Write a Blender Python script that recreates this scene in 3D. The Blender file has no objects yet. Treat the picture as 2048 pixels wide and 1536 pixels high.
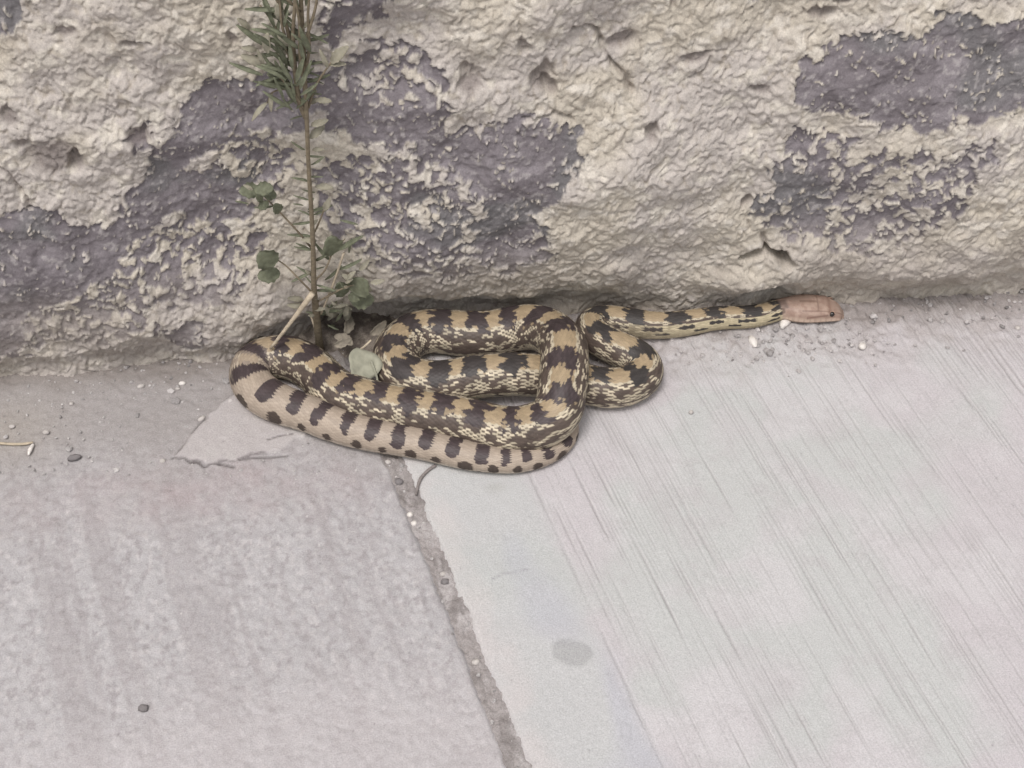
import bpy, math, random
import numpy as np
from mathutils import Vector, Matrix, Euler

# ------------------------------------------------------------------ camera, sky, sun, exposure
scene = bpy.context.scene
COL = scene.collection
PITCH, YAW = math.radians(48.0), math.radians(-5.7356)
CAM = np.array([-0.11338, -1.19425, 1.26])
FPX = 3400.0                                   # focal length in pixels of the 2048 px wide photograph
cam_d = bpy.data.cameras.new('camera')
cam_d.sensor_width = 36.0
cam_d.lens = FPX / 2048.0 * 36.0
cam_d.clip_start = 0.01
cam_d.clip_end = 1000.0
cam = bpy.data.objects.new('camera', cam_d)
cam.location = CAM
cam.rotation_euler = (math.pi / 2 - PITCH, 0, YAW)
COL.objects.link(cam)
scene.camera = cam

SUN_EL, SUN_AZ = math.radians(66), math.radians(205)     # azimuth: 0 = +Y (into the wall), clockwise
world = bpy.data.worlds.new('World')
scene.world = world
world.use_nodes = True
wn = world.node_tree
bg = wn.nodes['Background']
sky = wn.nodes.new('ShaderNodeTexSky')
sky.sky_type = 'NISHITA'
sky.sun_disc = False
sky.sun_elevation = SUN_EL
sky.sun_rotation = SUN_AZ
sky.air_density = 1.0
sky.dust_density = 6.0
sky.ozone_density = 1.0
hsv = wn.nodes.new('ShaderNodeHueSaturation')            # an even, nearly colourless overcast sky
hsv.inputs['Saturation'].default_value = 0.22
wn.links.new(sky.outputs[0], hsv.inputs['Color'])
wn.links.new(hsv.outputs[0], bg.inputs['Color'])
bg.inputs['Strength'].default_value = 0.13

sun_d = bpy.data.lights.new('sun', 'SUN')
sun_d.energy = 1.5
sun_d.angle = math.radians(16)
sun_d.color = (1.0, 0.955, 0.93)
sun = bpy.data.objects.new('sun', sun_d)
sd = Vector((math.sin(SUN_AZ) * math.cos(SUN_EL), math.cos(SUN_AZ) * math.cos(SUN_EL), math.sin(SUN_EL)))
sun.rotation_euler = sd.to_track_quat('Z', 'Y').to_euler()
sun.location = sd * 5
COL.objects.link(sun)

vs = scene.view_settings
vs.view_transform = 'Standard'
vs.look = 'None'
vs.exposure = 0.04
vs.gamma = 1.0
scene.cycles.filter_width = 1.5

# ------------------------------------------------------------------ surveying: where a seen point lies in the world
_cy, _sy = math.cos(YAW), math.sin(YAW)
def _ray(px, py):
    r = (px - 1024.0) / FPX
    u = (768.0 - py) / FPX
    fx, fy, fz = r, math.cos(PITCH) + u * math.sin(PITCH), -math.sin(PITCH) + u * math.cos(PITCH)
    return np.array([_cy * fx - _sy * fy, _sy * fx + _cy * fy, fz])
def at(px, py, z=0.0):                         # on the horizontal plane at height z
    d = _ray(px, py)
    return CAM + d * ((z - CAM[2]) / d[2])
def at_y(px, py, y=0.0):                       # on the upright plane at depth y
    d = _ray(px, py)
    return CAM + d * ((y - CAM[1]) / d[1])
def wall_pts(pts):
    return np.array([at_y(a, b, -0.012)[[0, 2]] for a, b in pts])
def ground_pts(pts):
    return np.array([at(a, b, 0)[[0, 1]] for a, b in pts])

# ------------------------------------------------------------------ numpy noise
def _tab(seed):
    return np.random.RandomState(seed).rand(256, 256).astype(np.float32)
_T = {}
def vnoise(x, y, seed=0):                      # smooth lattice noise, about -1..1
    if seed not in _T: _T[seed] = _tab(seed)
    t = _T[seed]
    xi = np.floor(x).astype(np.int64); yi = np.floor(y).astype(np.int64)
    fx = x - xi; fy = y - yi
    fx = fx * fx * fx * (fx * (fx * 6 - 15) + 10); fy = fy * fy * fy * (fy * (fy * 6 - 15) + 10)
    x0 = xi & 255; x1 = (xi + 1) & 255; y0 = yi & 255; y1 = (yi + 1) & 255
    a = t[y0, x0] * (1 - fx) + t[y0, x1] * fx
    b = t[y1, x0] * (1 - fx) + t[y1, x1] * fx
    return (a * (1 - fy) + b * fy) * 2 - 1
def fbm(x, y, seed=0, octv=4, gain=0.5):
    s = 0; a = 1.0; n = 0
    for o in range(octv):
        ca, sa = math.cos(o * 1.1), math.sin(o * 1.1)
        s = s + a * vnoise((x * ca - y * sa) * 2 ** o + 17.3 * o, (x * sa + y * ca) * 2 ** o + 5.1 * o, seed + o)
        n += a; a *= gain
    return s / n * 1.6
def worley(x, y, seed=0):                      # F1, F2, cell value
    r = np.random.RandomState(seed)
    jx, jy, jv = r.rand(256, 256), r.rand(256, 256), r.rand(256, 256)
    xi = np.floor(x).astype(np.int64); yi = np.floor(y).astype(np.int64)
    f1 = np.full(x.shape, 9.0); f2 = np.full(x.shape, 9.0); cv = np.zeros(x.shape)
    for dx in (-1, 0, 1):
        for dy in (-1, 0, 1):
            cx = (xi + dx) & 255; cy = (yi + dy) & 255
            d = np.hypot(xi + dx + jx[cy, cx] - x, yi + dy + jy[cy, cx] - y)
            near = d < f1
            f2 = np.where(near, f1, np.minimum(f2, d))
            cv = np.where(near, jv[cy, cx], cv)
            f1 = np.where(near, d, f1)
    return f1, f2, cv
def sstep(a, b, x):
    t = np.clip((x - a) / (b - a), 0, 1)
    return t * t * (3 - 2 * t)
def sdf_poly(P, x, y):                         # signed distance, negative inside
    d = np.full(x.shape, 1e9); ins = np.zeros(x.shape, bool)
    n = len(P)
    for i in range(n):
        ax, ay = P[i]; bx, by = P[(i + 1) % n]
        ex, ey = bx - ax, by - ay
        wx, wy = x - ax, y - ay
        t = np.clip((wx * ex + wy * ey) / (ex * ex + ey * ey + 1e-12), 0, 1)
        d = np.minimum(d, np.hypot(wx - ex * t, wy - ey * t))
        if ay != by:
            c = ((ay > y) != (by > y)) & (x < ex * (y - ay) / (by - ay) + ax)
            ins ^= c
    return np.where(ins, -d, d)
def dist_line(P, x, y):
    d = np.full(x.shape, 1e9)
    for i in range(len(P) - 1):
        ax, ay = P[i]; bx, by = P[i + 1]
        ex, ey = bx - ax, by - ay
        t = np.clip(((x - ax) * ex + (y - ay) * ey) / (ex * ex + ey * ey + 1e-12), 0, 1)
        d = np.minimum(d, np.hypot(x - ax - ex * t, y - ay - ey * t))
    return d
def mix(a, b, t):
    return a * (1 - t)[..., None] + np.asarray(b) * t[..., None]
def S(r, g, b):                                # sRGB 0..255 -> linear
    f = lambda c: ((c / 255 + 0.055) / 1.055) ** 2.4 if c > 10 else c / 255 / 12.92
    return np.array([f(r), f(g), f(b)])

# ------------------------------------------------------------------ mesh and material helpers
def grid_faces(nr, nc, wrap=False):
    r = np.arange(nr - 1)[:, None]; c = np.arange(nc if wrap else nc - 1)[None, :]
    c2 = (c + 1) % nc
    return np.stack([r * nc + c, r * nc + c2, (r + 1) * nc + c2, (r + 1) * nc + c], -1).reshape(-1, 4)
def mesh_np(name, V, F, colors=None, uv=None, smooth=True, tris=None):
    me = bpy.data.meshes.new(name)
    V = np.asarray(V, np.float32).reshape(-1, 3)
    F = np.asarray(F, np.int32)
    loops = F.reshape(-1); sizes = np.full(len(F), F.shape[1], np.int32)
    if tris is not None:
        loops = np.concatenate([loops, np.asarray(tris, np.int32).reshape(-1)])
        sizes = np.concatenate([sizes, np.full(len(tris), 3, np.int32)])
    me.vertices.add(len(V)); me.vertices.foreach_set('co', V.reshape(-1))
    me.loops.add(len(loops)); me.loops.foreach_set('vertex_index', loops.astype(np.int32))
    me.polygons.add(len(sizes))
    me.polygons.foreach_set('loop_start', np.concatenate([[0], np.cumsum(sizes)[:-1]]).astype(np.int32))
    me.update(calc_edges=True)
    me.polygons.foreach_set('use_smooth', np.full(len(sizes), smooth))
    if colors is not None:
        a = me.attributes.new('Col', 'FLOAT_COLOR', 'POINT')
        c4 = np.ones((len(V), 4), np.float32); c4[:, :3] = np.clip(np.asarray(colors).reshape(-1, 3), 0, 1)
        a.data.foreach_set('color', c4.reshape(-1))
    me.validate()
    return me
def obj(name, me, m, parent=None, kind=None, label=None, cat=None, group=None):
    o = bpy.data.objects.new(name, me)
    if m and not me.materials: me.materials.append(m)
    COL.objects.link(o)
    if parent: o.parent = parent
    if kind: o['kind'] = kind
    if label: o['label'] = label
    if cat: o['category'] = cat
    if group: o['group'] = group
    return o
def material(name, rough=0.9, color=None, spec=0.25, grain=0.12, gscale=900, bump=0.25, bscale=700, bdist=0.0006, trans=0.0):
    m = bpy.data.materials.new(name); m.use_nodes = True
    nt = m.node_tree; b = nt.nodes['Principled BSDF']
    b.inputs['Roughness'].default_value = rough
    b.inputs['Specular IOR Level'].default_value = spec
    tc = nt.nodes.new('ShaderNodeTexCoord')
    if color is None:
        src = nt.nodes.new('ShaderNodeAttribute'); src.attribute_name = 'Col'; col_out = src.outputs['Color']
    else:
        src = nt.nodes.new('ShaderNodeRGB'); src.outputs[0].default_value = (*color, 1); col_out = src.outputs[0]
    nz = nt.nodes.new('ShaderNodeTexNoise'); nz.inputs['Scale'].default_value = gscale; nz.inputs['Detail'].default_value = 3
    nt.links.new(tc.outputs['Object'], nz.inputs['Vector'])
    mr = nt.nodes.new('ShaderNodeMapRange')
    mr.inputs['From Min'].default_value = 0.25; mr.inputs['From Max'].default_value = 0.75
    mr.inputs['To Min'].default_value = 1 - grain; mr.inputs['To Max'].default_value = 1 + grain
    nt.links.new(nz.outputs['Fac'], mr.inputs['Value'])
    mx = nt.nodes.new('ShaderNodeVectorMath'); mx.operation = 'SCALE'
    nt.links.new(col_out, mx.inputs[0]); nt.links.new(mr.outputs[0], mx.inputs['Scale'])
    nt.links.new(mx.outputs[0], b.inputs['Base Color'])
    if bump:
        n2 = nt.nodes.new('ShaderNodeTexNoise'); n2.inputs['Scale'].default_value = bscale; n2.inputs['Detail'].default_value = 4
        nt.links.new(tc.outputs['Object'], n2.inputs['Vector'])
        bp = nt.nodes.new('ShaderNodeBump'); bp.inputs['Strength'].default_value = bump; bp.inputs['Distance'].default_value = bdist
        nt.links.new(n2.outputs['Fac'], bp.inputs['Height']); nt.links.new(bp.outputs[0], b.inputs['Normal'])
    if trans:
        b.inputs['Transmission Weight'].default_value = 0
        b.inputs['Subsurface Weight'].default_value = trans
        b.inputs['Subsurface Radius'].default_value = (0.002, 0.002, 0.001)
    return m
def axis(lo, hi, step, olo, ohi, grow=1.3):
    mid = list(np.linspace(lo, hi, max(2, int(round((hi - lo) / step)) + 1)))
    a = []; s = step; v = lo
    while v > olo:
        s = min(s * grow, 0.25); v = max(olo, v - s); a.append(v)
    b = []; s = step; v = hi
    while v < ohi:
        s = min(s * grow, 0.25); v = min(ohi, v + s); b.append(v)
    return np.array(a[::-1] + mid + b)

M_wall = material('lichened_stone', 0.95, None, 0.1, 0.16, 700, 0.5, 520, 0.0012)
M_conc = material('concrete', 0.92, None, 0.15, 0.17, 800, 0.5, 650, 0.0009)
M_dirt = material('dirt', 0.97, None, 0.08, 0.25, 700, 0.6, 600, 0.001)
M_snake = material('snake_skin', 0.5, None, 0.3, 0.08, 900, 0.12, 900, 0.0003)
M_eye = material('snake_eye', 0.12, (0.02, 0.015, 0.012), 0.6, 0.05, 600, 0)
M_stem = material('weed_stem', 0.8, (0.20, 0.165, 0.115), 0.2, 0.3, 260, 0.3, 500, 0.0006)
M_leaf = material('weed_leaf', 0.75, (0.140, 0.148, 0.100), 0.2, 0.45, 140, 0.25, 400, 0.0006, 0.1)
M_leaf2 = material('pale_weed_leaf', 0.8, (0.29, 0.27, 0.21), 0.2, 0.3, 140, 0.25, 400, 0.0006, 0.1)
M_dry = material('dry_leaf', 0.85, (0.25, 0.22, 0.175), 0.2, 0.35, 160, 0.3, 400, 0.0008)
M_gleaf = material('grey_green_leaf', 0.8, (0.30, 0.295, 0.23), 0.2, 0.22, 120, 0.3, 350, 0.0008)
M_straw = material('straw', 0.75, (0.47, 0.40, 0.30), 0.25, 0.22, 200, 0.25, 500, 0.0006)
M_white = material('white_pebble', 0.8, (0.70, 0.66, 0.62), 0.2, 0.2, 300, 0.4, 500, 0.0008)
M_pale = material('pale_pebble', 0.85, (0.50, 0.465, 0.44), 0.2, 0.2, 300, 0.4, 500, 0.0008)
M_grey = material('grey_chip', 0.9, (0.20, 0.185, 0.185), 0.2, 0.25, 300, 0.4, 500, 0.0008)
M_twig = material('dark_twig', 0.9, (0.22, 0.195, 0.185), 0.2, 0.25, 300, 0.3, 500, 0.0006)

# ------------------------------------------------------------------ the snake's course (seen dorsal marks: x, y, mark, extra height)
MARKS = [
 (1562, 603, 'h', .000), (1538, 613, 'g', 0), (1505, 622, 'd', 0), (1463, 617, 'g', 0), (1430, 617, 'd', 0), (1394, 626, 'g', 0),
 (1355, 631, 'd', 0), (1312, 635, 'g', 0), (1270, 626, 'd', 0), (1226, 618, 'g', 0), (1190, 614, 'd', .002), (1166, 630, 'g', .006),
 (1192, 657, 'd', .011), (1252, 676, 'g', .008), (1292, 694, 'd', .003), (1303, 720, 'g', 0), (1272, 745, 'd', 0), (1237, 754, 'g', 0),
 (1203, 750, 'd', 0), (1164, 738, 'g', 0), (1125, 726, 'd', 0), (1090, 722, 'g', .004), (1060, 719, 'g', .009), (1022, 719, 'd', .013), (986, 719, 'g', .013),
 (956, 722, 'd', .010), (920, 729, 'g', .006), (888, 736, 'd', .002), (846, 739, 'g', 0), (808, 731, 'd', 0), (787, 706, 'g', 0),
 (783, 680, 'd', 0), (797, 655, 'g', 0), (818, 640, 'd', 0), (842, 627, 'g', 0), (878, 630, 'd', 0), (915, 635, 'g', 0),
 (955, 640, 'd', 0), (995, 634, 'g', 0), (1028, 624, 'd', .003), (1060, 619, 'g', .008), (1088, 623, 'd', .014), (1113, 635, 'g', .020),
 (1126, 658, 'd', .026), (1130, 687, 'g', .030), (1131, 714, 'd', .031), (1126, 742, 'g', .030), (1124, 767, 'd', .024), (1120, 794, 'g', .017),
 (1103, 818, 'd', .010), (1064, 829, 'g', .004), (1030, 836, 'd', 0), (994, 828, 'g', 0), (956, 817, 'd', 0), (921, 809, 'g', 0),
 (886, 801, 'd', 0), (851, 796, 'g', 0), (818, 794, 'd', 0), (788, 790, 'g', 0), (752, 786, 'd', 0), (724, 780, 'g', 0),
 (697, 773, 'd', 0), (670, 762, 'g', 0), (655, 745, 'd', 0), (638, 720, 'g', 0), (617, 702, 'd', 0), (592, 690, 'g', 0),
 (566, 682, 'd', 0), (534, 681, 'g', 0), (505, 692, 'd', 0), (490, 712, 'g', 0), (491, 735, 'd', 0), (508, 757, 'g', 0),
 (541, 778, 'd', 0), (568, 787, 'g', 0), (592, 796, 'd', 0), (620, 804, 'g', 0), (646, 813, 'd', 0), (674, 822, 'g', 0),
 (700, 831, 'd', 0), (724, 838, 'g', 0), (750, 846, 'd', 0), (773, 851, 'g', 0), (798, 856, 'd', 0), (826, 863, 'g', 0),
 (858, 871, 'd', 0), (882, 879, 'g', 0), (905, 886, 'd', 0), (938, 894, 'g', 0), (970, 899, 'd', 0), (991, 902, 'g', 0),
 (1012, 904, 'd', 0), (1031, 905, 'g', 0), (1051, 904, 'd', 0), (1070, 901, 'g', 0), (1090, 896, 'd', 0), (1110, 889, 'g', 0),
 (1129, 877, 'd', 0), (1142, 860, 'g', 0), (1146, 842, 'd', 0), (1142, 824, 'g', 0), (1130, 812, 'd', 0), (1112, 806, 'g', 0)]
_n = len(MARKS)
# radius along the course by mark index (metres)
RI = [0, 3, 6, 9, 14, 20, 30, 60, 70, 76, 84, 92, 98, _n - 1]
RV = [.0110, .0122, .0138, .0160, .0186, .0208, .0230, .0228, .0208, .0182, .0152, .0122, .0085, .0022]
RAD = np.interp(np.arange(_n), RI, RV)
ctr = np.array([at(m[0], m[1], 2 * RAD[i] * 0.97 + m[3]) - np.array([0, 0, RAD[i]]) for i, m in enumerate(MARKS)])
def catmull(P, per):
    out = []; tt = []
    Q = np.vstack([2 * P[0] - P[1], P, 2 * P[-1] - P[-2]])
    for i in range(len(P) - 1):
        p0, p1, p2, p3 = Q[i:i + 4]
        for k in range(per):
            t = k / per
            out.append(.5 * (2 * p1 + (p2 - p0) * t + (2 * p0 - 5 * p1 + 4 * p2 - p3) * t * t + (3 * p1 - p0 - 3 * p2 + p3) * t ** 3))
            tt.append(i + t)
    out.append(P[-1]); tt.append(len(P) - 1.0)
    return np.array(out), np.array(tt)
def smooth1(P, n):
    for _ in range(n):
        Q = P.copy(); Q[1:-1] = .25 * P[:-2] + .5 * P[1:-1] + .25 * P[2:]; P = Q
    return P
path, ptt = catmull(ctr, 4)
path = smooth1(path, 10)
prad = np.interp(ptt, np.arange(_n), RAD)
home = path.copy()
idx = np.arange(len(path))
for it in range(70):                           # let the coils settle against each other
    D = path[:, None] - path[None]
    dist = np.sqrt((D ** 2).sum(-1)) + 1e-9
    seg = np.concatenate([[0], np.cumsum(np.linalg.norm(np.diff(path, axis=0), axis=1))])
    apart = np.abs(seg[:, None] - seg[None]) > 2.6 * (prad[:, None] + prad[None])
    over = np.where(apart, np.maximum(0, 0.87 * (prad[:, None] + prad[None]) - dist), 0)
    push = (D / dist[..., None] * np.minimum(over, .004)[..., None] * np.array([1, 1, .6])).sum(1) * 0.12
    path = path + push + (home - path) * 0.06
    path[:, 2] = np.maximum(path[:, 2], prad * 0.95)
    path = smooth1(path, 1)

# ------------------------------------------------------------------ stone wall: one weathered face, lichen crusts standing proud of it
def build_wall():
    xs = axis(-0.55, 0.80, 0.00125, -3.0, 3.0)
    zs = np.concatenate([[-0.03], axis(-0.004, 0.56, 0.0015, -0.005, 1.1)])
    X, Z = np.meshgrid(xs, zs)
    # hollow at the foot where the snake and the weed tuck in
    foot = np.full(len(xs), 0.004)
    hx = np.array([at_y(p, 640)[0] for p in (380, 470, 560, 640, 720, 1130, 1250, 1400, 1600, 1750, 2100)])
    foot = np.maximum(foot, np.interp(xs, hx, [.002, .006, .014, .034, .030, .010, .004, .003, .008, .012, .012]))
    for p, r in zip(path[::2], prad[::2]):
        dx = xs - p[0]
        m = np.abs(dx) < r
        foot[m] = np.maximum(foot[m], p[1] + np.sqrt(r * r - dx[m] ** 2) + 0.003)
    k = np.exp(-np.linspace(-2.5, 2.5, 41) ** 2); k /= k.sum()
    foot = np.maximum(np.convolve(np.pad(foot, 20, mode='edge'), k, 'valid'), foot * 0.97)
    lipz = 0.056 + 0.008 * vnoise(xs * 9, xs * 0, 5) + np.interp(xs, hx, [-.02, -.015, -.005, .01, .004, 0, 0, .0, .004, .0, .0])
    wx = X + 0.006 * fbm(X * 30, Z * 30, 11, 2)
    wz = Z + 0.006 * fbm(X * 30 + 9, Z * 30, 12, 2)
    # big relief of the rock face
    out = 0.014 * fbm(X * 4, Z * 4.5, 21, 2) + 0.007 * fbm(X * 11, Z * 13, 25, 3) + 0.0024 * fbm(wx * 34, wz * 34, 31, 3)
    out += 0.010 * sstep(0.0, 0.10, Z)
    u = 1 - sstep(0.25, 1.15, Z / lipz[None] + 0.10 * fbm(X * 40, Z * 40, 41, 2))
    # ---- where bare stone shows between the lichen
    polys = [
      ([(520,122),(440,150),(378,188),(352,240),(312,290),(310,352),(282,402),(215,452),(142,440),(120,405),(40,412),(-60,400),(-60,700),(10,655),(75,610),(150,585),(190,545),(245,500),(300,480),(340,440),(420,470),(505,452),(520,400),(430,330),(400,360),(372,345),(420,285),(520,258),(640,262),(650,120)], .0),
      ([(635,40),(690,50),(760,10),(780,-60),(660,-60)], .25),
      ([(860,130),(905,182),(902,225),(965,245),(1040,222),(1150,250),(1168,292),(1122,345),(1102,400),(1082,460),(1088,520),(1030,545),(955,530),(930,470),(960,420),(930,380),(880,330),(800,300),(710,285),(650,240),(640,150),(720,110),(800,140)], .26),
      ([(880,330),(960,400),(945,440),(960,500),(880,490),(860,430),(900,400)], .45),
      ([(1690,78),(1780,48),(1850,78),(1905,42),(1990,30),(2120,28),(2120,180),(2040,195),(1985,218),(1905,212),(1862,258),(1800,232),(1750,240),(1685,222),(1610,225),(1592,190),(1600,140),(1650,112)], .05),
      ([(1595,260),(1560,310),(1530,335),(1532,380),(1505,405),(1545,455),(1600,475),(1655,470),(1690,420),(1740,395),(1795,330),(1870,310),(1840,285),(1760,285),(1700,330),(1660,330),(1690,280)], .38),
      ([(0,640),(70,600),(60,690),(0,720),(-60,720),(-60,640)], .2),
      ([(640,340),(760,300),(880,340),(930,420),(900,470),(960,540),(880,575),(780,545),(700,500),(650,440)], .52),
      ([(655,60),(760,80),(870,110),(900,190),(880,260),(760,270),(650,240)], .55),
      ([(400,300),(520,280),(600,330),(560,420),(480,400)], .5),
      ([(250,480),(420,470),(520,520),(480,600),(300,590),(200,560)], .60),
      ([(1640,430),(1760,400),(1880,300),(1980,250),(1900,400),(1760,500),(1660,500)], .55),
      ([(60,600),(200,560),(330,640),(200,680),(40,680)], .52),
      ([(370,620),(420,640),(410,690),(340,700),(330,660)], .2),
      ([(440,510),(480,520),(470,550),(430,555)], .2),
      ([(-60,-40),(40,-40),(20,40),(5,70),(-60,70)], .1),
      ([(240,245),(280,240),(300,270),(270,285)], .2),
      ([(1500,-60),(1590,-60),(1560,6),(1520,8)], .1)]
    sdm = np.full(X.shape, 9.0); mot = np.zeros(X.shape)
    for P, mo in polys:
        d = sdf_poly(wall_pts(P), wx, wz)
        mot = np.where(d < np.minimum(sdm, 0.025), mo, mot); sdm = np.minimum(sdm, d)
    # beyond the seen part the same patchwork goes on
    far = sstep(0.62, 0.75, np.abs(X - 0.13)) + sstep(0.53, 0.62, Z)
    sdm = np.where(far > 0, sdm * (1 - np.clip(far, 0, 1)) + np.clip(far, 0, 1) * 0.05 * (fbm(X * 5, Z * 5, 61, 3) + 0.2), sdm)
    # flaky lobes
    ux = X + 0.004 * fbm(X * 90, Z * 90, 71, 2); uz = Z + 0.004 * fbm(X * 90 + 4, Z * 90, 73, 2)
    n1 = fbm(ux * 60, uz * 48, 81, 3); n2 = fbm(ux * 150, uz * 112, 85, 3)
    f1, f2, cv = worley(ux * 135, uz * 98, 7)
    g1, g2, gv = worley(ux * 300, uz * 215, 8)
    inner = np.clip(-sdm / 0.012, 0, 1.6); outer = np.clip(sdm / 0.012, 0, 1.7)
    flake = np.where(cv > 0.62, 0.9, 0) * (0.55 - f1) * 2 + 0.55 * n2
    mott = sstep(-0.008, 0.006, -sdm) * mot
    L = outer * (1 - .25 * (mot > .3)) - inner * np.clip(1 - 1.6 * mot, .2, 1) + 0.30 * n1 + 0.30 * n2 + mott * 2.4 * flake
    band = np.exp(-(sdm / 0.012) ** 2)
    L += band * 0.25 * (n2 + (0.45 - f1))
    # single pale flakes on the bare stone, single worn spots in the lichen
    fl = (gv > 0.90) & (g1 < 0.34 + 0.1 * n2)
    L = np.where(fl & (sdm < 0), np.maximum(L, 0.35), L)
    lowz = 1 - sstep(0.07, 0.16, Z)
    L += -0.9 * np.clip(fbm(wx * 26, wz * 30, 91, 3) - 0.62, 0, 1) * 2
    lich = sstep(-0.06, 0.10, L)
    # lichen crust: lumps, curled rims and little pits
    lump = (0.55 - np.clip(f1, 0, .8)) * (0.5 + cv)
    lump2 = 0.45 - np.clip(g1, 0, .7)
    crust = 0.0015 + 0.0019 * lump + 0.0011 * lump2 + 0.0014 * fbm(ux * 210, uz * 150, 95, 3) - .0011 * sstep(.10, .0, f2 - f1 + .08 * n2) + 0.0008 * np.exp(-((L - 0.18) / 0.12) ** 2)
    out = out + lich * crust + (1 - lich) * (0.0007 * fbm(X * 220, Z * 220, 99, 3) + 0.0005 * n2)
    # pits, hollows and cracks
    pit = np.zeros(X.shape)
    for px, py, rx, ry, dep in [(1085,140,16,24,.008),(1100,160,10,16,.006),(1308,254,16,17,.009),(941,150,20,14,.006),(162,312,11,14,.010),(275,262,22,14,.006),
                                (50,280,16,10,.005),(35,225,14,10,.006),(130,58,16,8,.004),(253,78,14,6,.004),(455,65,8,8,.004),(1050,72,7,8,.006),(1500,405,14,10,.008),
                                (1690,8,8,6,.006),(1640,35,26,10,.006),(1340,8,10,14,.008),(110,300,50,24,.004),(1520,180,22,7,.004),(1400,115,30,10,.005),(1250,95,30,12,.006)]:
        c = at_y(px, py, -0.012); sx = rx * 0.00052; sz = ry * 0.00075
        q = ((wx - c[0]) / sx) ** 2 + ((wz - c[2]) / sz) ** 2
        q = q * (1 + .35 * n2); e = np.exp(-q ** 3); pit = np.maximum(pit, e); out -= 0.95 * dep * e
    for P, w, dep in [([(1150,45),(1185,48),(1208,62),(1214,90)], .0022, .007), ([(1222,130),(1248,150),(1262,180)], .0026, .007), ([(1214,90),(1225,130)], .0015, .003),
                      ([(60,405),(20,325),(0,318)], .002, .005), ([(1380,160),(1420,140),(1430,120)], .0015, .003),
                      ([(1040,225),(1090,220),(1150,238)], .0018, .004), ([(250,72),(300,75)], .0015, .003), ([(1535,470),(1532,498)], .0022, .008)]:
        d = dist_line(wall_pts(P), wx, wz)
        e = np.exp(-(d / w) ** 2); out -= dep * e; pit = np.maximum(pit, 0.6 * e)
    c = at_y(1530, 512, -0.012)
    d = dist_line(wall_pts([(1492, 514), (1512, 506), (1535, 500), (1556, 507), (1572, 522)]), wx, wz); e = np.exp(-(d / .0042) ** 4); out -= .065 * e
    c = at_y(1500, 555, -0.005)
    out += 0.010 * np.exp(-(((X - c[0]) / .05) ** 2 + ((Z - c[2] + .004) / .016) ** 2))
    Y = -out + foot[None] * u + 0.004 * u
    # ---- colour of lichen and stone, darker between lumps and in pits
    cn = fbm(X * 13, Z * 13, 111, 4); cf = fbm(X * 260, Z * 260, 115, 2)
    lc = mix(np.broadcast_to(np.array([.520, .472, .400]), X.shape + (3,)), [.492, .450, .415], sstep(-.4, .5, cn))
    lc = mix(lc, [.60, .555, .49], sstep(.15, .75, fbm(X * 70, Z * 80, 119, 3)))
    lc = mix(lc, [.39, .345, .29], 0.7 * sstep(.05, .8, -lump * 1.6 + 0.5 * cf + 0.3 * fbm(X * 40, Z * 40, 121, 3)))
    rim = np.exp(-((L - 0.02) / 0.10) ** 2)
    lc = lc * (1 - 0.25 * rim[..., None])
    sc = mix(np.broadcast_to(np.array([.190, .170, .180]), X.shape + (3,)), [.240, .217, .229], sstep(-.3, .6, fbm(X * 40, Z * 40, 125, 3)))
    sc = mix(sc, [.165, .162, .162], 0.7 * sstep(.1, .7, fbm(X * 16, Z * 16, 129, 3)))
    sc = mix(sc, [.46, .43, .42], 0.5 * sstep(.35, 1.0, cf + 0.5 * n2))
    colr = sc * (1 - lich[..., None]) + lc * lich[..., None]
    # dust and soil splash on the lowest hand's breadth of stone
    dust = np.clip(lowz * (0.62 + 0.45 * fbm(X * 25, Z * 25, 131, 3)), 0, 0.9)
    colr = mix(colr, [.365, .325, .290], 0.75 * dust)
    colr = mix(colr, [.20, .17, .16], 0.70 * pit)  # pits and cracks coloured darker
    V = np.stack([X, Y, Z], -1)
    F = grid_faces(len(zs), len(xs))
    nv = len(zs) * len(xs)
    b = [(-3.0, .08, -.03), (3.0, .08, -.03), (3.0, .5, -.03), (-3.0, .5, -.03), (-3.0, .08, 1.099), (3.0, .08, 1.099), (3.0, .5, 1.099), (-3.0, .5, 1.099),
         (-3, .0, 1.1), (3, .0, 1.1), (3, .5, 1.1005), (-3, .5, 1.1005)]
    bf = np.array([[0, 3, 2, 1], [1, 2, 6, 5], [2, 3, 7, 6], [3, 0, 4, 7], [8, 9, 10, 11]]) + nv
    V = np.vstack([V.reshape(-1, 3), np.array(b)]); F = np.vstack([F, bf])
    cc = np.vstack([colr.reshape(-1, 3), np.tile([.4, .36, .3], (len(b), 1))])
    me = mesh_np('stone_wall', V, F, cc)
    return obj('stone_wall', me, M_wall, label='rough purple-grey stone wall crusted with patches of cream lichen', cat='wall')
build_wall()

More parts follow.
